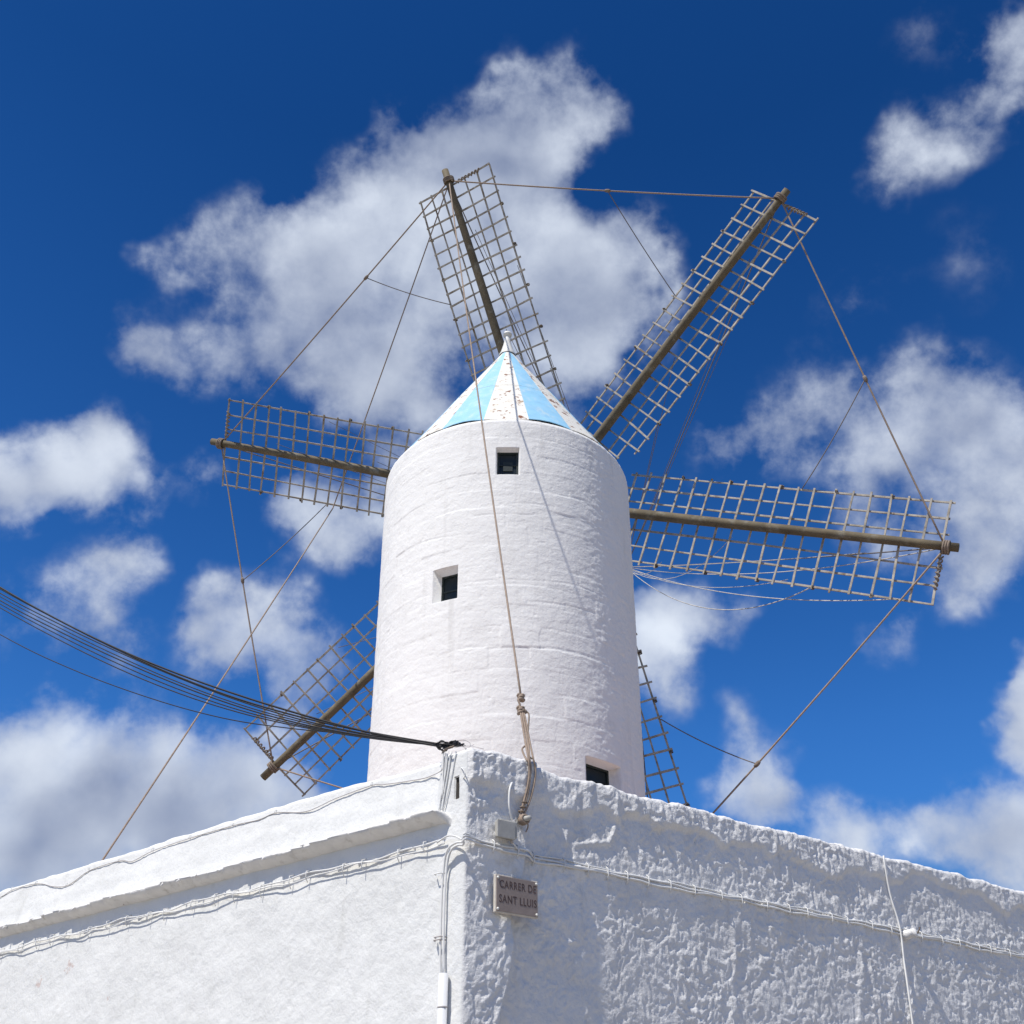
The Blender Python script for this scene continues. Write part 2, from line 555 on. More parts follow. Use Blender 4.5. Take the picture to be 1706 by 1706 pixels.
def on_left(x, y, off=0.0):
    r = ray(x, y)
    return EYE + r * (((CORNER + nL * off - EYE) @ nL) / (r @ nL))


def at_depth(x, y, Y):
    r = ray(x, y)
    return EYE + r * (Y / r[1])


def right_uz(x, y):
    p = on_right(x, y)
    return float((p - CORNER) @ dR), float(p[2])


def left_uz(x, y):
    p = on_left(x, y)
    return float((p - CORNER) @ dL), float(p[2])


g = mesh_obj('ground', [(-1500, -1500, -0.02), (1500, -1500, -0.02), (1500, 1500, -0.02), (-1500, 1500, -0.02)], [(0, 1, 2, 3)], M['earth'], smooth=False)
tag(g, kind='structure')
g = mesh_obj('street', [(-30, -7, 0.0), (30, -7, 0.0), (30, 45, 0.0), (-30, 45, 0.0)], [(0, 1, 2, 3)], M['asphalt'], smooth=False)
tag(g, kind='structure')
# pavement with a kerb round the corner house
pw = 1.0
o_c = CORNER + (nL + nR) / (1 + nL @ nR) * pw
pv = []
for z in (0.004, 0.13):
    for q in (CORNER - nL * .1 + dL * 12, CORNER - (nL + nR) * .1, CORNER - nR * .1 + dR * 12, CORNER + nR * pw + dR * 12, o_c, CORNER + nL * pw + dL * 12):
        pv.append((q[0], q[1], z))
pf = [(0, 1, 4, 5), (1, 2, 3, 4), (6, 11, 10, 7), (7, 10, 9, 8)] + [(i, (i + 1) % 6, (i + 1) % 6 + 6, i + 6) for i in range(6)]
g = mesh_obj('pavement', pv, pf, M['paving'], smooth=False)
tag(g, kind='structure')

# ------------------------------------------------------------------ corner house
house = thing('corner_house', CORNER, 'white limewashed corner house below the windmill, one sunny wall and one rough shaded wall', 'house')

Z_TOP = 4.30


def right_disp(u, z):
    """Relief of the rough right-hand wall, metres outwards; u metres from the corner, z height."""
    # corner pier steps back to the main wall
    edge = 0.60 + (z - Z_TOP) * 0.17 + 0.03 * vnoise(z * 5, z * 0 + 3.3, 61)
    step = 0.082 + 0.03 * np.clip((3.6 - z) / 1.2, 0, 1)
    d = -step * sstep(edge - 0.012, edge + 0.03, u)
    # lumpy coats of whitewash
    fade = sstep(0.0, 0.03, u)
    wu = u + 0.035 * vnoise(u * 6, z * 6, 50) + 0.014 * vnoise(u * 17, z * 17, 51)
    wz = z + 0.035 * vnoise(u * 6 + 9, z * 6, 52) + 0.014 * vnoise(u * 17, z * 17 + 5, 53)
    mask = np.clip(0.55 + 0.75 * fbm(u * 1.3 + 3, z * 1.7, 40, 3), 0.42, 1.2)
    lump = fbm(wu * 11.5, wz * 10.5, 1, 4, 0.55)
    ridg = 1 - np.abs(fbm(wu * 14 + 40, wz * 12.0, 9, 3, 0.5)) * 2.2
    fine = fbm(wu * 36, wz * 32, 20, 3, 0.55)
    big = fbm(u * 1.6, z * 1.9, 30, 2)
    d = d + fade * (0.006 * big + 0.0105 * lump * (0.25 + mask) + 0.0075 * np.clip(ridg, -.2, 1) * mask + 0.0075 * fine * (0.25 + mask))
    # the over-painted coping bulges out and drips
    low = 0.20 + 0.09 * vnoise(u * 2.3, u * 0 + 1.7, 71) + 0.05 * vnoise(u * 7, u * 0 + 4.2, 72)
    cop = sstep(Z_TOP - low - 0.03, Z_TOP - low + 0.035, z)
    drip = vnoise(u * 13, z * 1.6, 74) * 0.5 + vnoise(u * 26, z * 3, 75) * 0.35
    d = d + cop * fade * (0.030 + 0.013 * drip + 0.01 * vnoise(u * 1.1, z * 0 + 9, 76))
    # buried pipes and ridges under the paint
    for pts, wd, h in RIDGES_R:
        d = d + h * np.exp(-(seg_dist(u + 0.02 * vnoise(z * 4, u * 2, 55), z, pts) / wd) ** 2) * (0.75 + 0.5 * vnoise(u * 4, z * 5, 56))
    # ledge the cable run lies on
    d = d + fade * 0.004 * np.exp(-((z - 3.615 - 0.006 * vnoise(u * 3, u * 0, 80)) / 0.035) ** 2)
    return d


RIDGES_R = [
    ([right_uz(1037, 1325), right_uz(1036, 1385), right_uz(1026, 1402), right_uz(975, 1402)], 0.022, 0.016),
    ([right_uz(968, 1318), right_uz(957, 1360), right_uz(950, 1395), right_uz(946, 1440)], 0.02, 0.014),
    ([right_uz(1236, 1530), right_uz(1242, 1706)], 0.035, 0.011),
    ([right_uz(1448, 1560), right_uz(1450, 1706)], 0.035, 0.011),
    ([right_uz(878, 1620), right_uz(885, 1706)], 0.03, 0.014),
    ([right_uz(1530, 1570), right_uz(1545, 1706)], 0.05, 0.011),
    ([right_uz(1300, 1350), right_uz(1302, 1420)], 0.02, 0.012),
]
stain(M['plaster'], [(on_left(118, 1608) - CORNER, .05), (on_left(66, 1640) - CORNER, .055), (on_left(180, 1668) - CORNER, .03), (on_left(112, 1616) - CORNER, .03)], (0.62, 0.53, 0.50))
stain(M['rough'], [(CORNER * 0 + dR * (.35 + .33 * k_) + UPV * (3.56 - .02 * (k_ % 3)), .10) for k_ in range(16)], (0.70, 0.655, 0.585), 0.2)
SLOT = (left_uz(766, 1292)[0], left_uz(758, 1292)[0] + .005, left_uz(762, 1331)[1], left_uz(762, 1293)[1])


def left_disp(u, z):
    fade = sstep(0.0, 0.08, u)
    d = fade * (0.007 * fbm(u * 3.0, z * 3.4, 101, 3) + 0.0030 * fbm(u * 14, z * 12, 105, 4, 0.6) + 0.0012 * fbm(u * 40, z * 36, 109, 2))
    d = d + 0.004 * np.abs(vnoise(u * 7 + z * 5, z * 6 - u * 3, 115)) * fade
    # parapet leans back above the string course; the corner pier stays upright
    par = sstep(0.24, 0.33, u)
    d = d - par * (np.clip(z - 3.78, 0, 1) * 0.10 + 0.02 * sstep(3.78, 3.84, z))
    d = d + par * 0.004 * np.exp(-((z - 4.05 - 0.02 * vnoise(u * 1.2, u * 0, 117)) / 0.05) ** 2)
    ins = (u > SLOT[0]) & (u < SLOT[1]) & (z > SLOT[2]) & (z < SLOT[3] - 0.0 * u)
    return np.where(ins, -0.34, d)


def wall_mesh(name, du, n, disp, us, zs, ztop_f, mat, thick=0.34):
    """One plastered wall: face grid, lumpy rounded top, back down to the roof."""
    U, Zq = np.meshgrid(us, zs, indexing='ij')
    zt = ztop_f(us)
    # last 30 cm of the height follows the uneven top line
    Z = Zq + (zt[:, None] - Z_TOP) * sstep(3.2, Z_TOP, Zq)
    D = disp(U, Zq)
    # round the top edge over
    rr = 0.05
    k = np.clip((Zq - (Z_TOP - rr)) / rr, 0, 1)
    D = D - rr * (1 - np.sqrt(np.clip(1 - k ** 2, 0, 1)))
    # the corner arris is softened; both walls meet on the bisector
    bis = (nL + nR) / np.linalg.norm(nL + nR)
    P = CORNER + U[..., None] * du + D[..., None] * n + Z[..., None] * UPV
    soft = 0.008 * np.exp(-U / 0.010)
    P = P - soft[..., None] * bis
    # back of the coping
    back = []
    for i, b in enumerate((0.04, 0.10, 0.18, thick - .03, thick)):
        zz = Z[:, -1] + (0.006 * vnoise(us * 6, us * 0 + i * 1.3, 130 + i) + 0.012 if i < 3 else -0.01 if i == 3 else -0.45)
        base = CORNER + us[:, None] * du + (D[:, -1] - b)[:, None] * n + zz[:, None] * UPV - soft[:, -1:] * bis
        # keep the back of the coping behind the mitre line of the two walls
        lim = b * math.tan(math.acos(np.clip(nL @ nR, -1, 1)) / 2)
        base = base + np.clip(lim - us, 0, None)[:, None] * du
        back.append(base)
    P = np.concatenate([P, np.stack(back, 1)], 1)
    nu, nv = P.shape[:2]
    F = grid_faces(nu, nv)
    nn = np.cross(P[nu // 2 + 1, 5] - P[nu // 2, 5], P[nu // 2, 6] - P[nu // 2, 5])
    if nn @ n < 0:
        F = F[:, ::-1]
    return mesh_obj(name, P.reshape(-1, 3), F, mat, house)


def cum(*segs):
    out = []
    for a, b, st in segs:
        out.append(np.arange(a, b, st))
    return np.concatenate(out + [np.array([segs[-1][1]])])


us = cum((0, 0.10, 0.006), (0.10, 2.5, 0.0085), (2.5, 5.0, 0.011), (5.0, 8.0, 0.015), (8.0, 12.0, 0.15))
zs = cum((0, 2.4, 0.2), (2.4, Z_TOP - 0.06, 0.0095), (Z_TOP - 0.06, Z_TOP, 0.006))
wr = wall_mesh('wall', dR, nR, right_disp, us, zs,
               lambda u: Z_TOP + 0.006 + 0.016 * vnoise(u * 3.1, u * 0, 90) * sstep(0, .2, u) + 0.010 * vnoise(u * 9, u * 0 + 2, 91) * sstep(0, .2, u) + 0.006 * vnoise(u * 24, u * 0 + 2, 92), M['rough'])
tag(wr, 'rough lumpy whitewashed wall in grazing light, on the right of the corner')
us = np.unique(np.concatenate([cum((0, 0.10, 0.006), (0.10, 2.0, 0.012), (2.0, 7.5, 0.022), (7.5, 12.0, 0.2)), np.array([SLOT[0], SLOT[0] + .003, SLOT[1], SLOT[1] - .003])]))
zs = np.unique(np.concatenate([cum((0, 2.3, 0.2), (2.3, Z_TOP - 0.06, 0.014), (Z_TOP - 0.06, Z_TOP, 0.008)), np.array([SLOT[2], SLOT[2] + .003, SLOT[3], SLOT[3] - .003])]))
wl_ = wall_mesh('wall', dL, nL, left_disp, us, zs,
                lambda u: Z_TOP + 0.006 * np.exp(-u / .1) + sstep(.2, .3, u) * (0.0 + 0.035 * sstep(0.6, 1.4, u)) + 0.008 * vnoise(u * 2.5, u * 0, 95) * sstep(0, .2, u) + 0.005 * vnoise(u * 8, u * 0, 96) * sstep(0, .2, u), M['plaster'])
tag(wl_, 'smoother sunlit whitewashed wall on the left of the corner')

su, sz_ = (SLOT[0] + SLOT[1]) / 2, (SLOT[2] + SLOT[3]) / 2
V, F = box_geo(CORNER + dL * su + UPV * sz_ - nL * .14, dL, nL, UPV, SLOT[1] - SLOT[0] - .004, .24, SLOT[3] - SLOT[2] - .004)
mesh_obj('slot_shade_fill', V, F, M['eave'], house, smooth=False)  # dark box added inside the pier slot, its colour standing in for shade

# string course with its ragged tile edge, along the left wall
us = cum((0.13, 8.0, 0.012), (8.0, 12.0, 0.3))
prof = [(-0.05, 3.866), (0.03, 3.864), (0.088, 3.862), (0.102, 3.859), (0.104, 3.851), (0.092, 3.838), (0.074, 3.822), (0.050, 3.808), (0.025, 3.797), (-0.03, 3.786)]
P = []
for j, (o_, z_) in enumerate(prof):
    w_ = math.sin(math.pi * j / (len(prof) - 1))
    tile = np.floor(us / 0.21)
    jag = 0.014 * np.sin(tile * 12.9898) + 0.016 * sstep(0.0, 0.21, us - tile * 0.21)
    end = sstep(0.13, 0.21, us)
    off = (o_ + w_ * (jag + 0.006 * vnoise(us * 9, us * 0 + j, 140 + j))) * end + (1 - end) * -0.012
    zz = z_ + w_ * (0.008 * np.sin(tile * 7.7) + 0.007 * vnoise(us * 3, us * 0 + .3 * j, 150)) - 0.055 * (1 - end) ** 2
    P.append(CORNER + us[:, None] * dL + off[:, None] * nL + zz[:, None] * UPV)
P = np.stack(P, 1)
cornice = mesh_obj('cornice', P.reshape(-1, 3), grid_faces(*P.shape[:2]), M['cornice'], house)
# small stubs of mortar and tile poking from the edge
for k in range(26):
    u = 0.5 + k * 0.26 + random.uniform(-.07, .07)
    c = CORNER + dL * u + nL * 0.10 + UPV * (3.846 + random.uniform(-.01, .012))
    V, F = tube_geo([c - nL * .03, c + nL * .012 + UPV * .004, c + nL * random.uniform(.018, .045) - UPV * random.uniform(0, .025)], [.011, .009, .003], 5)
    mesh_obj('tile_stub', V, F, M['cornice'], cornice)

# roof of the house rising gently to the mill tower (terracotta, seen only by its warm bounce)
TX, TY = -0.09, 15.0
ring_n = 32
out_pts = []
A0 = CORNER + (nL + nR) * -0.2
outline = [A0, CORNER + dR * 12 - nR * .3, CORNER + dR * 12 + dL * 12, CORNER + dL * 12 - nL * .3]
V, F = [], []
for i in range(4):
    a_, b_ = outline[i], outline[(i + 1) % 4]
    for t in np.linspace(0, 1, 8, endpoint=False):
        q = a_ + (b_ - a_) * t
        out_pts.append((q[0], q[1], 3.93))
for q in out_pts:
    V.append(q)
for q in out_pts:
    an = math.atan2(q[1] - TY, q[0] - TX)
    V.append((TX + 1.9 * math.cos(an), TY + 1.9 * math.sin(an), 5.2))
n_o = len(out_pts)
for i in range(n_o):
    F.append((i, (i + 1) % n_o, n_o + (i + 1) % n_o, n_o + i))
mesh_obj('roof', V, F, M['roof'], house, smooth=False)

# ------------------------------------------------------------------ windmill
mill = thing('windmill', (TX, TY, 0), 'tall white round windmill tower with blue striped cone cap and six lattice sails', 'windmill')
TZ0, TZ1, TR0, TR1 = 3.4, 12.089, 2.007, 2.15


def tower_r(z):
    return 2.05 + (TR1 - 2.05) * (z - 6.0) / (TZ1 - 6.0)


def on_tower(x, y):
    r = ray(x, y)
    ts = np.linspace(5, 25, 8001)
    Q = EYE + ts[:, None] * r
    i = int(np.argmax(np.hypot(Q[:, 0] - TX, Q[:, 1] - TY) < tower_r(Q[:, 2])))
    return Q[i]


def tower_tz(x, y):
    q = on_tower(x, y)
    return math.atan2(q[0] - TX, -(q[1] - TY)), q[2]     # angle from the viewer-facing line, right positive


WINS = []
for (x0, y0, x1, y1, dep) in ((827, 746, 865, 790, 0.16), (722, 946, 762, 1000, 0.26), (977, 1268, 1034, 1322, 0.24)):
    ta, za = tower_tz(x0, (y0 + y1) / 2)
    tb, zb = tower_tz(x1, (y0 + y1) / 2)
    _, zt_ = tower_tz((x0 + x1) / 2, y0)
    _, zl_ = tower_tz((x0 + x1) / 2, y1)
    WINS.append((ta, tb, zl_, zt_, dep))
th = np.concatenate([np.arange(-1.75, 1.75, 0.0078), np.arange(1.75, 2 * math.pi - 1.75, 0.06)])
zz = np.concatenate([np.arange(TZ0, 5.6, 0.12), np.arange(5.6, TZ1 - 0.05, 0.0155), np.array([TZ1 - 0.05, TZ1 - 0.03, TZ1 - 0.012, TZ1])])
for (ta, tb, za, zb, dep) in WINS:
    th = np.concatenate([th[(np.abs(th - ta) > .005) & (np.abs(th - tb) > .005)], [ta - .0022, ta + .0022, tb - .0022, tb + .0022]])
    zz = np.concatenate([zz[(np.abs(zz - za) > .009) & (np.abs(zz - zb) > .009)], [za - .004, za + .004, zb - .004, zb + .004]])
th, zz = np.sort(th), np.sort(zz)
TT, ZZ = np.meshgrid(th, zz, indexing='ij')
US = TT * 2.1
# courses of limewashed stone: each block a little proud or back, joints half filled by paint
CH = 0.335
wob = 0.02 * vnoise(TT * 2.0, ZZ * 0.8, 201) + 0.012 * vnoise(TT * 6, ZZ * 2, 203)
row_f = (ZZ + wob) / CH
row = np.floor(row_f).astype(int)
fr = row_f - row
blk_w = 0.58
shift = np.sin(row * 12.9898) * 43758.5453 % 1.0
col_f = US / blk_w + shift + 0.05 * vnoise(ZZ * 5, TT * 3, 204)
colm = np.floor(col_f).astype(int)
fc = col_f - colm
hsh = (np.sin(row * 127.1 + colm * 311.7) * 43758.5453) % 1.0
hsh2 = (np.sin(row * 269.5 + colm * 183.3) * 24634.6345) % 1.0
dj = np.minimum(fr, 1 - fr) * CH
dv = np.minimum(fc, 1 - fc) * blk_w
wear = 0.5 + 0.5 * fbm(US * 0.7, ZZ * 0.9, 206, 3)                      # how far paint fills the joints
wear_c = np.clip(0.25 + 1.0 * vnoise(row * 3.7, US * 0.9, 208), 0.0, 1.0)
joint = 0.0034 * wear_c * np.exp(-(dj / 0.013) ** 2) + 0.0050 * np.clip(wear * 1.4 - .55, 0, 1) * np.exp(-(dv / 0.014) ** 2)
side = sstep(0.35, 0.9, TT) * (TT < 1.75)                             # the weather side is rougher
disp = (hsh - 0.5) * 0.0065 + (hsh2 - .5) * 0.006 * (fr - .5) - joint
disp = disp + 0.0045 * fbm(US * 3.3, ZZ * 4.2, 211, 3) + (0.0028 + 0.0050 * side) * fbm(US * 12, ZZ * 17, 215, 4, 0.6)
disp = disp + 0.0014 * fbm(US * 2.0, ZZ * 19, 221, 4)
for pl in ([(858, 838), (925, 845)], [(790, 860), (880, 858), (960, 863), (992, 872)], [(770, 972), (880, 967), (960, 975), (1006, 996)], [(880, 1003), (940, 1008), (992, 1022)], [(780, 1085), (860, 1079), (950, 1085), (1012, 1106)], [(680, 1102), (765, 1085)], [(900, 822), (985, 838)], [(700, 905), (790, 890)]):
    tz = [tower_tz(*q) for q in pl]
    tz = [(a_ * 2.1, b_) for a_, b_ in tz]
    disp = disp - 0.007 * np.exp(-(seg_dist(US, ZZ + 0.006 * vnoise(US * 9, ZZ * 2, 240), tz) / 0.012) ** 2) * (0.6 + 0.4 * vnoise(US * 6, ZZ, 241))
pit = np.clip(vnoise(US * 14, ZZ * 14, 230) - 0.84, 0, 1) * 0.035
disp = disp - pit
inw = np.zeros_like(TT, bool)
for (ta, tb, za, zb, dep) in WINS:
    ins = (TT > ta) & (TT < tb) & (ZZ > za) & (ZZ < zb)
    # clean reveal edges
    near = sstep(0.16, 0.03, np.maximum(np.maximum(ta - TT, TT - tb) * 2.1, np.maximum(za - ZZ, ZZ - zb)))
    disp = disp * (1 - 0.7 * near)
    disp = np.where(ins, -dep, disp)
rr = tower_r(ZZ) + disp - 0.02 * sstep(TZ1 - 0.06, TZ1, ZZ)
P = np.stack([TX + rr * np.sin(TT), TY - rr * np.cos(TT), ZZ], -1)
nth, nz_ = P.shape[:2]
F = grid_faces(nth, nz_, True)
Vt = P.reshape(-1, 3)
# flat ring on top, closing under the cap
top_i = np.arange(nth) * nz_ + nz_ - 1
Vin = np.stack([TX + (TR1 - .4) * np.sin(th), TY - (TR1 - .4) * np.cos(th), np.full(nth, TZ1 + .01)], -1)
n0 = len(Vt)
Ft = np.stack([top_i, np.roll(top_i, -1), n0 + (np.arange(nth) + 1) % nth, n0 + np.arange(nth)], -1)
mesh_obj('tower', np.vstack([Vt, Vin]), np.vstack([F, Ft]), M['tower'], mill)

# windows deep in the wall
for wi, (ta, tb, za, zb, dep) in enumerate(WINS):
    tm, zm = (ta + tb) / 2, (za + zb) / 2
    nrm = np.array([math.sin(tm), -math.cos(tm), 0])
    tng = np.array([math.cos(tm), math.sin(tm), 0])
    rw = tower_r(zm)
    ww, hh = (tb - ta) * (rw - dep) + 0.01, zb - za
    c = np.array([TX, TY, 0]) + nrm * ((rw - dep) * math.cos((tb - ta) / 2) + 0.03) + UPV * zm
    V, F = [], []
    bw = 0.035
    fb = [(c + UPV * (hh / 2 - bw / 2), ww, bw), (c - UPV * (hh / 2 - bw / 2), ww, bw)]
    for (cc, sx, sz) in fb:
        v, f = box_geo(cc, tng, nrm, UPV, sx, .035, sz)
        F += [tuple(i + len(V) for i in q) for q in f]
        V += v
    for sgn in (-1, 1):
        v, f = box_geo(c + tng * sgn * (ww / 2 - bw / 2), tng, nrm, UPV, bw, .033, hh - 2 * bw)
        F += [tuple(i + len(V) for i in q) for q in f]
        V += v
    wf = mesh_obj('window', V, F, M['frame'], mill, smooth=False)
    # two leaves: upper and lower panes
    gap = 0.02
    ph = (hh - 2 * bw - gap) / 2
    for s in (-1, 1):
        v, f = box_geo(c + UPV * s * (ph / 2 + gap / 2) - nrm * .006, tng, nrm, UPV, ww - 2 * bw - .004, .006, ph)
        mesh_obj('pane', v, f, M['glass'], wf, smooth=False)
    v, f = box_geo(c, tng, nrm, UPV, ww - 2 * bw - .004, .028, gap)
    mesh_obj('glazing_bar', v, f, M['frame'], wf, smooth=False)
    if wi == 0:
        v, f = box_geo(c - UPV * 0.02 + nrm * .004, tng, nrm, UPV, ww * .44, .02, hh * .34)
        mesh_obj('shutter_hatch', v, f, M['frame'], wf, smooth=False)

# conical cap: eighteen sheet panels, alternately white and pale blue
EAVE_R, EAVE_Z, APEX_Z = 2.105, 12.135, 15.64
COLLAR_Z = 15.44
NP = 18


def cap_pt(t, z, lift=0.0):
    r = EAVE_R * (APEX_Z - z) / (APEX_Z - EAVE_Z)
    return np.array([TX + (r + lift) * math.sin(t), TY - (r + lift) * math.cos(t), z])


SEAMS = [-10, 10, 30, 47, 65, 83, 101, 120, 140, 160, 200, 220, 240, 259, 277, 295, 313, 330, 350]
for i in range(NP):
    t0, t1 = R(SEAMS[i]), R(SEAMS[i + 1])
    white = i % 2 == 0
    V, F = [], []
    nr, nc = 15, 5
    wav = [RNG.uniform(-.02, .02) + {17: .045, 16: .05, 1: .03, 2: .035}.get(i, 0), RNG.uniform(-.02, .02)]
    for a in range(nr):
        fz = a / (nr - 1)
        z = EAVE_Z + (COLLAR_Z - EAVE_Z) * fz
        for b in range(nc):
            fbb = b / (nc - 1)
            t = t0 + (t1 - t0) * fbb
            # sheets overlap a hair at the seam and sag slightly between ribs
            lift = -0.012 * math.sin(math.pi * fbb) * (1 - fz) + 0.004 * math.sin(9 * fz + i)
            if abs(fz - .5) < .04:
                lift += 0.004
            q = cap_pt(t, z, lift)
            if a == 0:
                q[2] += wav[0] * math.sin(math.pi * fbb) + wav[1] * (fbb - .5)
            V.append(q)
    for a in range(nr - 1):
        for b in range(nc - 1):
            F.append((a * nc + b, a * nc + b + 1, (a + 1) * nc + b + 1, (a + 1) * nc + b))
    o = mesh_obj('roof_panel', V, F, M['white_rust'] if white else M['blue'], mill)
    s_ = o.modifiers.new('solid', 'SOLIDIFY')
    s_.thickness = 0.012
    s_.offset = -1
    es = o.modifiers.new('split', 'EDGE_SPLIT')
    es.split_angle = R(35)
# horizontal lap seam of the sheets
sz = 13.62
tube('lap_seam', [cap_pt(t, sz, 0.004) for t in np.linspace(0, 2 * math.pi, 73)], 0.0022, M['white_paint'], mill, 5)
# dark timber ring under the eave
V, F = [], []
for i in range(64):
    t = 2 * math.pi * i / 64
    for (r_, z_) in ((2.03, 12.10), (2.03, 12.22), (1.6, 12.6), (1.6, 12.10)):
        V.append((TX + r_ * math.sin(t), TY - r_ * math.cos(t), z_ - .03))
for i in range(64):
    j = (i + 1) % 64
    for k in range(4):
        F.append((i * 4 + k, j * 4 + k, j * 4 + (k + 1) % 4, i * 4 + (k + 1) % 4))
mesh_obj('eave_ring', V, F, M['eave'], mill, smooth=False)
# finial: flared collar cone and a small disc knob
prof = [(0.165, 15.40), (0.165, 15.44), (0.135, 15.50), (0.085, 15.70), (0.050, 15.90), (0.048, 15.955), (0.085, 15.965), (0.09, 15.99), (0.085, 16.02), (0.03, 16.035), (0.0, 16.035)]
V, F = [], []
for i in range(20):
    t = 2 * math.pi * i / 20
    for (r_, z_) in prof:
        V.append((TX + r_ * math.sin(t), TY - r_ * math.cos(t), z_))
for i in range(20):
    j = (i + 1) % 20
    for k in range(len(prof) - 1):
        F.append((i * len(prof) + k, j * len(prof) + k, j * len(prof) + k + 1, i * len(prof) + k + 1))
mesh_obj('finial', V, F, M['white_paint'], mill)

# wind shaft, bowsprit and the six sails
HUB = np.array([0.73867, 17.02764, 13.29767])
AX = np.array([0.34133763, 0.90163319, 0.26560538])
E1 = np.cross(AX, UPV)
E1 /= np.linalg.norm(E1)
E2 = np.cross(E1, AX)
PH0, CONE0 = -0.1609, -0.1665
BOW = HUB + AX * 6.6 + E2 * 0.28
tube('wind_shaft', [HUB - AX * 3.2, HUB + AX * 0.5], [0.26, 0.24], M['spar'], mill, 16)
tube('bowsprit', [HUB + AX * 0.5, HUB + AX * 3, BOW], [0.15, 0.11, 0.06], M['spar'], mill, 12)
# angle, turn of this sail, lean, spar length, lattice end, twist, half widths
SAILS = {
    'A': (0, 0.0200, -0.0141, 7.735, 7.408, -0.1450, 0.834, 0.947),
    'B': (60, -0.0148, 0.0138, 7.567, 7.307, -0.3128, 0.802, 0.946),
    'C': (120, -0.0032, 0.0157, 7.696, 7.440, -0.1906, 0.905, 0.982),
    'D': (180, -0.0350, 0.0000, 7.700, 7.400, -0.2560, 0.870, 0.960),
    'E': (240, 0.0066, -0.0044, 7.699, 7.355, -0.2866, 0.782, 0.943),
    'F': (300, -0.0150, 0.0065, 7.695, 7.402, -0.4122, 0.923, 0.962),
}
SAIL_WORDS = {
    'A': 'sail rising steeply behind the cap', 'B': 'pale sunlit sail pointing to the upper right', 'C': 'sail reaching right over the blue sky',
    'D': 'sail mostly hidden behind the tower, lower right', 'E': 'sail pointing down left behind the black cables', 'F': 'sail reaching left of the tower',
}
GEO = {}
N_CROSS = 19
for key, (deg, dph, dco, Rs, Rl, pit, wl, wr_) in SAILS.items():
    t = PH0 + R(deg) + dph
    co = CONE0 + dco
    rad = math.sin(t) * E1 + math.cos(t) * E2
    tan = math.cos(t) * E1 - math.sin(t) * E2
    d = math.cos(co) * rad + math.sin(co) * AX
    n = math.cos(co) * AX - math.sin(co) * rad
    c = math.cos(pit) * tan + math.sin(pit) * n
    m = np.cross(d, c)
    m = m if m @ AX > 0 else -m
    GEO[key] = (d, c, m, Rs, Rl, wl, wr_)
    # spar, slightly crooked and tapered
    js = np.linspace(0.0, Rs, 14)
    bow_ = 0.018 * np.sin(js / Rs * math.pi * 1.3 + deg)
    spts = [HUB + d * q + c * bq for q, bq in zip(js, bow_)]
    sail = tube('sail', spts, list(0.106 - 0.032 * js / Rs), M['spar'], mill, 12)
    tag(sail, SAIL_WORDS[key])
    fr = m * 0.135                       # the lattice is carried on the far side of the spar
    r_in = 1.62
    step = (Rl - r_in) / (N_CROSS - 1)
    # long battens first, then crossbars lashed over them
    offs = [-wl, -wl * .66, -wl * .33, wr_ * .33, wr_ * .66, wr_]
    for bi, o_ in enumerate(offs):
        start = r_in - 0.1 if bi < 5 else r_in + step - .1
        jit = random.uniform(-.02, .02)
        a_ = HUB + d * start + c * (o_ * .97 + jit) + fr
        b_ = HUB + d * (Rl + random.uniform(0.02, .06)) + c * o_ + fr
        V, F = bar_geo(a_, b_, m, 0.033, 0.024, 9, c * random.uniform(-.03, .03) + m * random.uniform(-.03, .02))
        mesh_obj('batten', V, F, M['lath'], sail, smooth=False)
    for q in range(N_CROSS):
        rr_ = Rl - step * q + (random.uniform(-.022, .022) if q else 0)
        ov = random.uniform(.02, .06)
        el, er = wl, wr_
        if q == N_CROSS - 1:
            el, er = wl, wr_ * .66
        sk = random.uniform(-.02, .02)
        a_ = HUB + d * (rr_ + sk) - c * (el + ov) + fr - m * 0.036
        b_ = HUB + d * (rr_ - sk) + c * (er + random.uniform(.02, .06)) + fr - m * 0.036
        V, F = bar_geo(a_, b_, m, 0.035, 0.024, 5, d * random.uniform(-.022, .022))
        mesh_obj('crossbar', V, F, M['lath'], sail, smooth=False)
    # lashings at every third crossbar edge and the rope wound round the outer bar
    for q in range(0, N_CROSS - 1, 3):
        rr_ = Rl - step * q
        for o_ in (-wl, wr_):
            if q == 0:
                continue
            ce = HUB + d * rr_ + c * o_ + fr - m * .018
            V, F = tube_geo([ce + c * .03 * math.cos(a) + m * .045 * math.sin(a) + d * .012 * a / 3 for a in np.linspace(0, 9.4, 14)], .012, 5)
            mesh_obj('lashing', V, F, M['lash'], sail)
    lw = wr_ if key in 'ABC' else wr_
    hel = []
    for a in np.linspace(0, 2 * math.pi * 7, 80):
        fq = a / (2 * math.pi * 7)
        hel.append(HUB + d * (Rl + .034 * math.cos(a)) + c * (0.12 + fq * lw * .62) + fr - m * (.036 - .034 * math.sin(a)))
    V, F = tube_geo(hel, .014, 5)
    mesh_obj('wound_rope', V, F, M['rope_dark'], sail)
    # collar of rope turns where the stays are made fast
    for q in range(3):
        ce = HUB + d * (Rl + .03 + q * .038)
        V, F = tube_geo([ce + .105 * (c * math.cos(a) + m * math.sin(a)) for a in np.linspace(0, 2 * math.pi, 15)], .022, 5)
        mesh_obj('rope_collar', V, F, M['rope_dark'], sail)


def sag_line(A, B, sag, n=14):
    ts = np.linspace(0, 1, n)
    return [A + (B - A) * q - UPV * sag * 4 * q * (1 - q) for q in ts]


def tip(key, r=None):
    d, c, m, Rs, Rl, wl, wr_ = GEO[key]
    return HUB + d * (Rl + .06 if r is None else r)


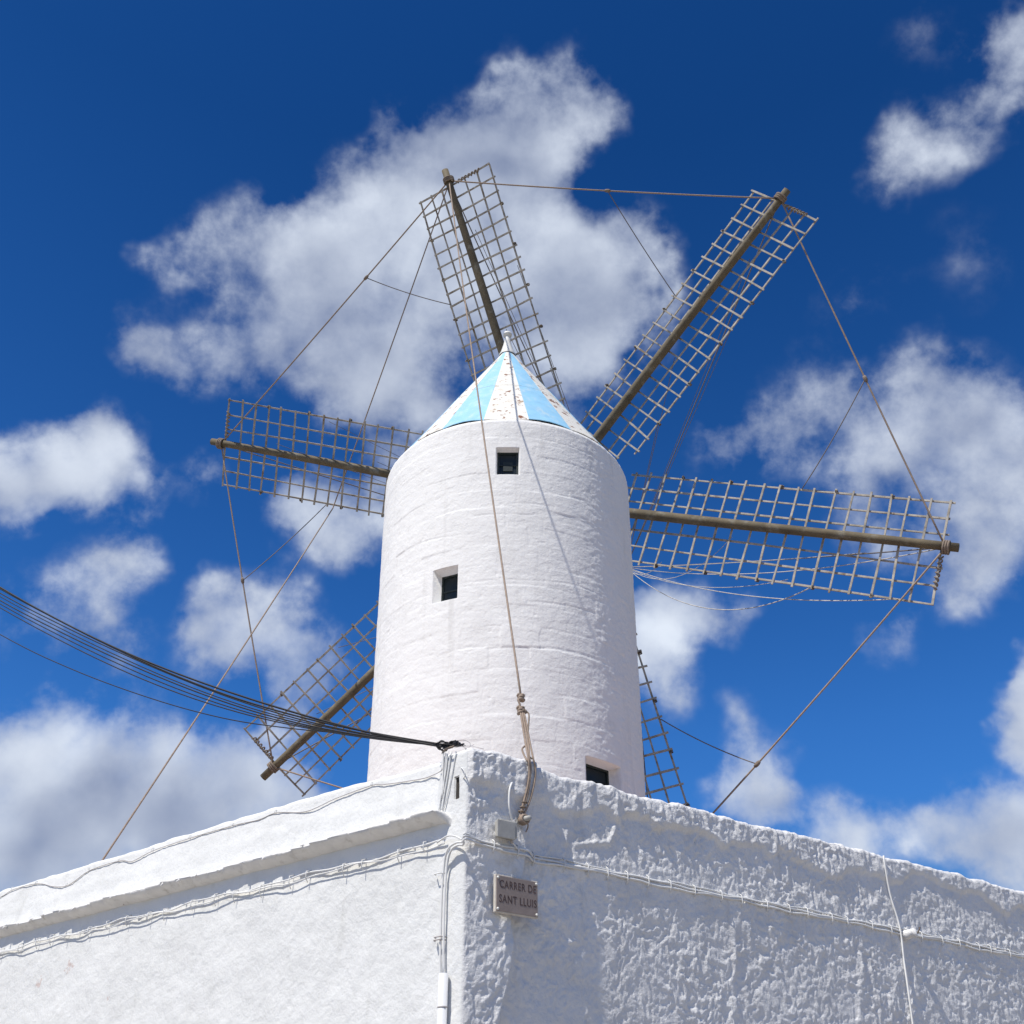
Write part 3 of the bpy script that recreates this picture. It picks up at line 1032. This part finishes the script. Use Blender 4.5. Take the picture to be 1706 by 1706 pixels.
order = 'ABCDEF'
for i, a in enumerate(order):
    b = order[(i + 1) % 6]
    pts = sag_line(tip(a), tip(b), 0.05)
    tube('tip_rope', pts, 0.0155, M['rope'], mill, 7)
    # light tie from the middle of the rope to the edge of the next sail
    d, c, m, Rs, Rl, wl, wr_ = GEO[b]
    fm = {'A': .51, 'B': .55, 'C': .65, 'D': .5, 'E': .55, 'F': .64}[a] * 13
    i0 = int(fm)
    mid = pts[i0] + (pts[i0 + 1] - pts[i0]) * (fm - i0)
    tube('tie_line', sag_line(mid, HUB + d * (Rl * .66) - c * wl + m * .12, 0.06), 0.010, M['rope_thin'], mill, 5)
    # knot on the rope
    dirn = (pts[i0 + 1] - pts[i0]) / np.linalg.norm(pts[i0 + 1] - pts[i0])
    tube('rope_splice', [mid - dirn * .06, mid - dirn * .02, mid + dirn * .02, mid + dirn * .06], [.026, .036, .036, .026], M['rope_dark'], mill, 7)
    # forestay and lighter lines to the bowsprit
    tube('forestay', sag_line(tip(b), BOW, 0.05), 0.013, M['rope_thin'], mill, 5)
    d, c, m, Rs, Rl, wl, wr_ = GEO[a]
    for q, fq in enumerate((.84, .68, .52, .36, .22)):
        sg = (0.05, 0.35, 0.6, 0.25, .1)[q] if a in 'C' else 0.03
        tube('sail_line', sag_line(HUB + d * (Rl * fq) + c * wr_ * (.9 if q % 2 else .2) + m * .15, BOW, sg), 0.0065, M['rope_pale'] if a == 'C' else M['rope_thin'], mill, 4)
# loose ends hanging under the right-hand sail
d, c, m, Rs, Rl, wl, wr_ = GEO['C']
tube('sail_line', sag_line(BOW, HUB + d * Rl * .93 + c * wr_ + m * .1, 0.35, 24), 0.010, M['rope_pale'], mill, 5)
tube('sail_line', sag_line(BOW, HUB + d * Rl * .74 + c * wr_ + m * .1, 0.80, 24), 0.010, M['rope_pale'], mill, 5)
tube('sail_line', sag_line(BOW, tip('C'), 0.35, 24), 0.010, M['rope_pale'], mill, 5)

# ------------------------------------------------------------------ tie-down ropes
tipA = tip('A', 7.43)
anch = on_right(882, 1262, 0.012)
rope1 = thing('tie_down_rope', anch, 'tan rope tying the steep upper sail down across the tower to the house corner', 'rope')
knot = tipA + (anch - tipA) * 0.962
rp = [tipA + (knot - tipA) * q - UPV * 0.10 * 4 * q * (1 - q) for q in np.linspace(0, 1, 40)]
tube('rope_line', rp, [0.0145 - 0.0055 * q for q in np.linspace(0, 1, 40)], M['rope'], rope1, 7)


def knot_geo(c, axis, size):
    axis = axis / np.linalg.norm(axis)
    a = np.cross(axis, UPV + np.array([.3, .1, 0]))
    a /= np.linalg.norm(a)
    b = np.cross(axis, a)
    pts = []
    for q in np.linspace(0, 1, 46):
        an = q * 2 * math.pi * 3.2
        pts.append(c + axis * size * (q - .5) * 1.5 + (a * math.cos(an) + b * math.sin(an)) * size * (.42 + .14 * math.sin(an * 1.7)))
    return pts


ax_r = (anch - tipA) / np.linalg.norm(anch - tipA)
tube('knot', knot_geo(knot, ax_r, 0.042), 0.0125, M['rope'], rope1, 6)
k2 = knot + ax_r * 0.115
k2 = at_depth(868, 1184, k2[1])
tube('knot', knot_geo(k2, ax_r, 0.045), 0.012, M['rope'], rope1, 6)
tube('knot', knot_geo(k2 + np.array([.012, -.01, -.012]), np.array([1, 0.2, .1]), 0.03), 0.011, M['rope_dark'], rope1, 6)
Yk, Yw = k2[1], anch[1]


def rr_path(px):
    """Photo points down to the wall, hugging the wall face below its top edge."""
    out = []
    for (x, y) in px:
        f = (y - 1184) / (1262 - 1184)
        if y < 1262:
            out.append(at_depth(x, y, Yk + (Yw - Yk) * max(0, f) - .004))
        else:
            out.append(on_right(x, y, 0.045))
    return smooth_path(out, 6)


PEG = on_right(866, 1366, 0.05)
tube('rope_strand', rr_path([(866, 1178), (871, 1210), (876, 1240), (880, 1262), (882, 1285), (879, 1310), (872, 1338), (866, 1362)]), 0.0085, M['rope'], rope1, 7)
tube('rope_strand', rr_path([(869, 1180), (875, 1212), (880, 1240), (882, 1262), (884, 1282), (881, 1312), (874, 1340), (865, 1363)]), 0.0085, M['rope'], rope1, 7)
tube('rope_strand', rr_path([(872, 1182), (877, 1205), (882, 1232), (888, 1262), (892, 1280), (891, 1300), (884, 1330), (875, 1352), (868, 1364)]), 0.0075, M['rope'], rope1, 7)
tube('rope_strand', rr_path([(873, 1184), (881, 1190), (880, 1215), (879, 1240), (881, 1258), (886, 1264)]), 0.0065, M['rope_dark'], rope1, 7)
tube('rope_strand', rr_path([(874, 1243), (870, 1248), (873, 1258), (879, 1268)]), 0.0075, M['rope'], rope1, 7)
tube('rope_strand', rr_path([(863, 1165), (866, 1174), (867, 1184)]), 0.009, M['rope'], rope1, 7)
for q, (x, y) in enumerate(((874, 1337), (871, 1345), (868, 1352))):
    cc = on_right(x, y, 0.045)
    tube('seizing', [cc + .017 * (dR * math.cos(a) + nR * math.sin(a)) for a in np.linspace(0, 6.3, 12)], 0.006, M['rope_dark'], rope1, 5)
# peg the rope is wound on
peg = thing('wall_peg', on_right(864, 1369, 0), 'short wooden peg wound with rope, beside the grey box on the shaded wall', 'peg')
p0 = on_right(862, 1370, -0.02)
tube('pin', [p0, p0 + nR * .10, p0 + nR * .14 + dR * .01], [.022, .02, .016], M['box'], peg, 10)
tube('winding', [p0 + nR * (.05 + .05 * q) + .03 * (dR * math.cos(q * 25) + UPV * math.sin(q * 25)) for q in np.linspace(0, 1, 44)], 0.0095, M['rope'], peg, 6)
tube('frayed_end', smooth_path([p0 + nR * .07 + dR * .03, p0 + nR * .08 + dR * .035 - UPV * .04, p0 + nR * .06 + dR * .03 - UPV * .08], 5), 0.005, M['rope'], peg, 5)

# second tie-down, to the roof behind the left parapet
dF, cF, mF, _, _, wlF, _ = GEO['F']
mid2 = HUB + dF * 4.66 - cF * (wlF + .02) - mF * .02        # it is hitched to the lower edge of the left sail on its way
e_l = at_depth(175, 1425, 13.0)
e_l = mid2 + (e_l - mid2) * (mid2[2] - 4.3) / (mid2[2] - e_l[2])
rp = [tipA + (mid2 - tipA) * q - UPV * 0.06 * 4 * q * (1 - q) for q in np.linspace(0, 1, 24, endpoint=False)] + [mid2 + (e_l - mid2) * q - UPV * 0.05 * 4 * q * (1 - q) for q in np.linspace(0, 1, 30)]
rope2 = tube('tie_down_rope', rp, 0.013, M['rope'], None, 7, origin=e_l)
tag(rope2, 'long tan rope slanting from the upper sail down behind the left parapet', 'rope')

# ------------------------------------------------------------------ overhead black cables
CABLES = [
    (0, .0088, 'topmost and thickest of the black cables sagging in from the left'),
    (4, .0078, 'second black cable from the top of the sagging bundle'),
    (9, .0060, 'third black cable from the top of the sagging bundle'),
    (16, .0050, 'thin black cable in the middle of the sagging bundle'),
    (22, .0065, 'fifth black cable from the top of the sagging bundle'),
    (29, .0055, 'sixth black cable from the top of the sagging bundle'),
    (36, .0055, 'lowest black cable of the sagging bundle'),
]


def bundle_y(x, drop):
    e = max(0.0, 745.0 - x)
    f = min(1.0, e / 745.0)
    return 1243 - .1386 * e - .000291 * e * e + drop * (1 - (1 - f) ** 2) + 2.0 * math.sin(x / 97.0 + drop)


for drop, rad, lab in CABLES:
    px = [(x, bundle_y(x, drop)) for x in (-420, -280, -140, 0, 100, 200, 300, 400, 500, 600, 680, 742 + drop * .2)]
    pts = smooth_path([at_depth(x, y, 7.28 + 2.6 * (max(0, 745 - x) / 745.0) ** 1.15) for (x, y) in px], 5)
    pts = np.vstack([pts[0] + (pts[0] - pts[1]) / np.linalg.norm(pts[0] - pts[1]) * 14 + UPV * 1.2, pts])
    o = tube('overhead_cable', pts, rad, M['cable_black'], None, 7, origin=pts[-1])
    tag(o, lab, 'cable', 'black cables of the overhead bundle')
px = [(-420, 790), (-200, 940), (0, 1057), (120, 1115), (250, 1163), (370, 1196), (480, 1213), (600, 1224), (680, 1232), (748, 1243)]
pts = smooth_path([at_depth(x, y, 7.28 + 2.6 * (max(0, 745 - x) / 745.0) ** 1.15) for (x, y) in px], 7)
pts = np.vstack([pts[0] + (pts[0] - pts[1]) / np.linalg.norm(pts[0] - pts[1]) * 14 + UPV * 1.2, pts])
o = tube('overhead_cable', pts, .0048, M['cable_black'], None, 7, origin=pts[-1])
tag(o, 'single thin black cable hanging below the bundle on the left', 'cable')

# tangle of black cable ends at the top of the corner pier
tang = thing('cable_splice', on_left(755, 1243, .03), 'tangle of black cable ends and clamps on top of the corner pier', 'cable tangle')
YT = 7.2
for k in range(9):
    a0 = at_depth(728 + random.uniform(-8, 8), 1240 + random.uniform(-4, 6), YT + random.uniform(-.02, .04))
    a3 = at_depth(764 + random.uniform(-8, 12), 1238 + random.uniform(-5, 6), YT + random.uniform(-.02, .05))
    m1 = at_depth(742 + random.uniform(-10, 10), 1243 + random.uniform(-9, 9), YT + random.uniform(-.05, .03))
    m2 = at_depth(754 + random.uniform(-8, 8), 1240 + random.uniform(-7, 7), YT + random.uniform(-.05, .03))
    tube('loose_cable', smooth_path([a0, m1, m2, a3], 6), random.uniform(.004, .0065), M['cable_black'], tang, 6)
for (x, y, s) in ((757, 1238, .026), (763, 1240, .02), (750, 1244, .02), (742, 1245, .016)):
    V, F = box_geo(at_depth(x, y, YT - .02), dL, nL, UPV, s * 2, s * 1.3, s * 1.2)
    bevel(mesh_obj('clamp', V, F, M['cable_black'], tang, smooth=False), .005)
for pxs in ([(760, 1234), (772, 1233), (782, 1237), (784, 1243)], [(757, 1246), (768, 1244), (785, 1243), (806, 1248)], [(760, 1252), (766, 1261), (776, 1262), (786, 1252), (788, 1245)], [(768, 1243), (778, 1246), (790, 1240)]):
    tube('thin_wire', smooth_path([at_depth(x, y, 7.08) for (x, y) in pxs], 6), .0022, M['cable_grey'], tang, 5)
tube('steel_anchor', smooth_path([on_left(737, 1255, .0), on_left(740, 1250, .03), on_left(748, 1246, .05), on_left(757, 1243, .03)], 5), .007, M['iron'], tang, 6)

# ------------------------------------------------------------------ whitewashed cables on the walls
drops = thing('pier_cable_drop', on_left(738, 1352, .01), 'white painted cables running down the corner pier from the black tangle', 'cable')
for pxs, r_ in (([(739, 1252), (738, 1280), (737, 1330)], .010), ([(746, 1252), (742, 1290), (735, 1325), (731, 1350)], .008), ([(752, 1252), (746, 1290), (740, 1325), (736, 1350)], .009), ([(760, 1252), (752, 1295), (744, 1330), (739, 1349)], .006), ([(743, 1252), (741, 1285), (739, 1320)], .006)):
    tube('cable_strand', smooth_path([on_left(x, y, .010) for (x, y) in pxs], 6), r_ * .7, M['cable_white'], drops, 7)
tube('hook', smooth_path([on_left(768, 1279, 0), on_left(772, 1282, .03), on_left(775, 1291, .03), on_left(772, 1297, .0)], 5), .004, M['cable_white'], drops, 5)

# wire along the parapet
px = [(737, 1278), (735, 1284), (722, 1291), (700, 1298), (640, 1307), (621, 1308), (560, 1330), (510, 1352), (461, 1354), (430, 1366), (390, 1375), (318, 1396), (256, 1417), (220, 1435), (200, 1434), (150, 1450), (115, 1474), (90, 1477), (62, 1472), (22, 1482), (0, 1495), (-60, 1520)]


def on_parapet(x, y, off=.012):
    p = on_left(x, y, 0)
    for _ in range(4):
        u, z = float((p - CORNER) @ dL), float(p[2])
        lean = -sstep(.24, .33, u) * (max(0, z - 3.78) * .10 + .02 * sstep(3.78, 3.84, z))
        p = on_left(x, y, lean + off)
    return p


wire = thing('parapet_wire', on_parapet(300, 1403), 'thin sagging wire clipped along the top of the sunlit left parapet', 'wire')
tube('wire_line', smooth_path([on_parapet(x, y, .013) for (x, y) in px], 5), .0038, M['cable_grey'], wire, 6)
for (x, y) in ((621, 1307), (461, 1353), (390, 1375), (318, 1395), (256, 1416), (200, 1434), (150, 1449), (62, 1471), (22, 1481), (113, 1474)):
    p = on_parapet(x, y, .0)
    tube('clip', [p - nL * .01 + UPV * .02, p + nL * .02 + UPV * .012, p + nL * .018 - UPV * .01], .0032, M['cable_white'], wire, 5)

# pair of cables clipped under the string course of the left wall
run = thing('eave_cable_run', on_left(400, 1500), 'pair of white painted cables clipped under the string course of the left wall', 'cable')
for s, rad in ((0, .0062), (1, .005)):
    pts = []
    for u in np.arange(0.16, 7.6, 0.09):
        z = 3.66 - .026 * s + .010 * math.sin(u * 5.1 + s * 2) + .006 * math.sin(u * 13 + s) + (-.02 if u > 4 else 0) * (u - 4) / 3
        pts.append(CORNER + dL * u + nL * (.022 + .01 * s + .005 * math.sin(u * 7 + s)) + UPV * z)
    tube('cable_strand', smooth_path(pts, 3), rad, M['cable_white'], run, 6)
for u in np.arange(0.3, 7.4, 0.30):
    uu = u + random.uniform(-.06, .06)
    p = CORNER + dL * uu + UPV * (3.648 + .010 * math.sin(uu * 5.1))
    tube('clip', [p - nL * .01 + UPV * .04, p + nL * .046 + UPV * .02, p + nL * .046 - UPV * .03, p - UPV * random.uniform(.04, .075) + nL * .02], .004, M['cable_white'], run, 5)

# cables from the pipe bending round the corner and along the right wall
bend = thing('corner_cable_run', on_left(738, 1620), 'white cables rising from the pipe, bending round the corner and along the shaded wall', 'cable')


def right_face(u, z):
    return float(right_disp(np.array([u]), np.array([z]))[0])


def run_right(u0, u1, z0, off, ph):
    out = []
    for u in np.arange(u0, u1, .10):
        z = z0 + .008 * math.sin(u * 4.7 + ph) + .004 * math.sin(u * 17 + ph * 3)
        # the cables bridge hollows, resting on the proudest spots
        fce = max(right_face(min(max(u + q, .05), 7.9), z) for q in (-.05, 0, .05))
        out.append(CORNER + dR * u + nR * (fce + off) + UPV * z)
    return out


for k, (pxs, rad, z0, off) in enumerate((
        ([(733, 1640), (734, 1560), (736, 1490), (740, 1440), (747, 1414), (760, 1404), (771, 1402)], .0085, 3.640, .006),
        ([(739, 1625), (739, 1560), (741, 1490), (745, 1440), (752, 1416), (763, 1408), (772, 1407)], .008, 3.618, .005),
        ([(728, 1404), (745, 1393), (758, 1393), (770, 1398)], .006, 3.655, .004))):
    pts = [on_left(x, y, .03 if y > 1430 else .05) for (x, y) in pxs]
    pts.append(CORNER + UPV * (z0 + .005) + (nL + nR) * .05)
    pts += run_right(0.12, 7.6, z0, off, k * 1.9)
    tube('cable_strand', smooth_path(pts, 4), rad, M['cable_white'], bend, 7)
for u in np.concatenate([np.arange(.2, 1.6, .22), np.arange(1.7, 7.4, .26)]):
    uu = u + random.uniform(-.05, .05)
    f0 = right_face(uu, 3.63)
    p = CORNER + dR * uu + UPV * 3.63 + nR * f0
    tube('clip', [p + UPV * .045, p + nR * .022 + UPV * .03, p + nR * .024 - UPV * .02, p + nR * .004 - UPV * .05], .0042, M['cable_white'], bend, 5)
for (x, y) in ((736, 1458), (736, 1563), (735, 1568)):
    p = on_left(x, y, 0)
    tube('clip', [p - dR * .02 + nL * .0 + dL * .03, p + nL * .05 + dL * .02, p + nL * .05 - dL * .035, p - dL * .045], .005, M['cable_grey'] if y > 1500 else M['cable_white'], bend, 5)

pipe = thing('conduit_pipe', on_left(739, 1622, .035) * np.array([1, 1, 0]), 'pale grey plastic pipe standing up the left wall beside the corner', 'pipe')
pt = on_left(739, 1622, .045)
pts = [np.array([pt[0], pt[1], .13]), np.array([pt[0], pt[1], 1.5]), pt]
tube('pipe_body', pts, .031, M['pvc'], pipe, 16)
tube('pipe_joint', [pt - UPV * .20, pt - UPV * .19], [.0325, .0325], M['cable_grey'], pipe, 16)

# thin cable hanging down the right wall
px = [(1472, 1426), (1474, 1440), (1483, 1490), (1499, 1545), (1506, 1600), (1513, 1650), (1521, 1710), (1530, 1800)]
pts = []
for (x, y) in px:
    u, z = right_uz(x, y)
    pts.append(on_right(x, y, max(right_face(u + q, min(z, 4.29)) for q in (-.05, 0, .05)) + .014))
o = tube('hanging_cable', smooth_path(pts, 6), .009, M['cable_white'], None, 6, origin=pts[-1])
tag(o, 'thin white cable hanging down the far end of the shaded right wall', 'cable')
# plaster-crusted iron bracket by that cable
br = thing('wall_bracket', on_right(1520, 1560), 'plaster crusted iron stub sticking out below the cable run, far right', 'bracket')
u, z = right_uz(1518, 1556)
b0 = CORNER + dR * u + UPV * z + nR * (right_face(u, z) - .02)
tube('stub', [b0, b0 + nR * .07, b0 + nR * .13 + UPV * .012, b0 + nR * .15 - UPV * .03], [.045, .04, .032, .012], M['rough'], br, 9)
tube('wire_loop', smooth_path([b0 + nR * .12 + dR * .05, b0 + nR * .15 + dR * .07 + UPV * .05, b0 + nR * .12 + dR * .10 + UPV * .06], 5), .006, M['iron'], br, 5)
# iron hook on the string course of the left wall
hk = on_left(206, 1508, .02)
o = tubes('iron_hook', [([hk, hk + UPV * .075 + nL * .02], .006), ([hk + UPV * .078 + nL * .02, hk + UPV * .055 + nL * .05 + dL * .08], .005)], M['cable_grey'], None, 6, origin=hk)
tag(o, 'small bent iron hook standing on the string course of the left wall', 'hook')

# ------------------------------------------------------------------ junction box
jb = on_right(843, 1382, .05)
jbox = thing('junction_box', on_right(843, 1382, 0), 'small grey electrical junction box on the shaded wall above the street sign', 'junction box')
V, F = box_geo(on_right(843, 1382, .034), dR, nR, UPV, .145, .075, .115)
bevel(mesh_obj('box_body', V, F, M['box'], jbox, smooth=False), .008)
V, F = box_geo(on_right(843, 1382, .078), dR, nR, UPV, .153, .014, .123)
bevel(mesh_obj('box_lid', V, F, M['box'], jbox, smooth=False), .005)
tube('gland', [on_right(852, 1398, .03), on_right(853, 1405, .03)], .012, M['cable_grey'], jbox, 8)
tube('feed_cable', smooth_path([on_right(853, 1402, .03), on_right(858, 1409, .025), on_right(866, 1418, .02)], 5), .006, M['cable_white'], jbox, 6)
tube('feed_cable', smooth_path([on_right(853, 1304, .02), on_right(849, 1316, .045), on_right(848, 1338, .05), on_right(850, 1352, .045), on_right(853, 1366, .03)], 6), .0085, M['cable_white'], jbox, 6)
tube('bracket_pin', [on_right(851, 1316, .0), on_right(860, 1316, .03)], .006, M['cable_white'], jbox, 6)

# ------------------------------------------------------------------ street name plate
q00, q11 = on_right(819.5, 1459, 0), on_right(888.5, 1531, 0)
u0, u1 = float((q00 - CORNER) @ dR), float((q11 - CORNER) @ dR)
z1, z0 = q00[2] - .002, q11[2] - .002
sign = thing('street_sign', CORNER + dR * (u0 + u1) / 2 + UPV * z0, 'reddish brown ceramic street name plate on the shaded wall near the corner', 'sign')
cz, cu = (z0 + z1) / 2, (u0 + u1) / 2
SO = 0.052
V, F = box_geo(CORNER + dR * cu + UPV * cz + nR * (SO - .014), dR, nR, UPV, u1 - u0 + .01, .026, z1 - z0 + .01)
bevel(mesh_obj('backing', V, F, M['plate_edge'], sign, smooth=False), .004)
V, F = box_geo(CORNER + dR * cu + UPV * cz + nR * (SO), dR, nR, UPV, u1 - u0 - .004, .006, z1 - z0 - .006)
plate = bevel(mesh_obj('plate', V, F, M['plate'], sign, smooth=False), .002)
for (a, b) in ((.035, .93), (.035, .07), (.965, .07), (.965, .93)):
    p = CORNER + dR * (u0 + (u1 - u0) * a) + UPV * (z0 + (z1 - z0) * b) + nR * (SO + .003)
    V, F = tube_geo([p, p + nR * .005, p + nR * .009], [.010, .009, .004], 8)
    mesh_obj('bolt', V, F, M['white_paint'], plate)
dg = bpy.context.evaluated_depsgraph_get()
for txt, fx0, fx1, fz, hgt in (('CARRER DE', .075, .955, .655, .175), ('SANT LLUIS', .065, .965, .255, .175)):
    cu_ = bpy.data.curves.new('lettering', 'FONT')
    cu_.body = txt
    cu_.size = 1.0
    cu_.extrude = 0.012
    cu_.space_character = 1.12
    cu_.offset = 0.012
    to = bpy.data.objects.new('lettering_tmp', cu_)
    COL.objects.link(to)
    bpy.context.view_layer.update()
    dg = bpy.context.evaluated_depsgraph_get()
    me = bpy.data.meshes.new_from_object(to.evaluated_get(dg))
    bpy.data.objects.remove(to)
    co = np.array([v.co[:] for v in me.vertices])
    mn, mx = co.min(0), co.max(0)
    sx = (fx1 - fx0) * (u1 - u0) / (mx[0] - mn[0])
    sy = hgt * (z1 - z0) * 1.25 / (mx[1] - mn[1])
    ux = u0 + (u1 - u0) * fx0
    zb_ = z0 + (z1 - z0) * fz
    W = CORNER + (ux + (co[:, :1] - mn[0]) * sx) * dR + (zb_ + (co[:, 1:2] - mn[1]) * sy) * UPV + (SO + .0036 + co[:, 2:3] * .05) * nR
    par = list(range(len(co)))

    def root(i):
        while par[i] != i:
            par[i] = par[par[i]]
            i = par[i]
        return i
    for p in me.polygons:
        vs = list(p.vertices)
        for q in vs[1:]:
            par[root(q)] = root(vs[0])
    # front, sides and back of one glyph may be loose: join whatever overlaps along the line
    isl = {}
    for i in range(len(co)):
        isl.setdefault(root(i), []).append(i)
    spans = sorted([[co[v, 0].min(), co[v, 0].max(), list(v)] for v in isl.values()], key=lambda q: q[0])
    merged = [spans[0]]
    for sp in spans[1:]:
        if sp[0] < merged[-1][1] - .02:
            merged[-1][1] = max(merged[-1][1], sp[1])
            merged[-1][2] += sp[2]
        else:
            merged.append(sp)
    for _, _, ids in merged:
        mp_ = {v: k for k, v in enumerate(ids)}
        fcs = [tuple(mp_[v] for v in p.vertices) for p in me.polygons if p.vertices[0] in mp_]
        mesh_obj('letter', W[ids], fcs, M['letter'], plate, smooth=False)
    bpy.data.meshes.remove(me)
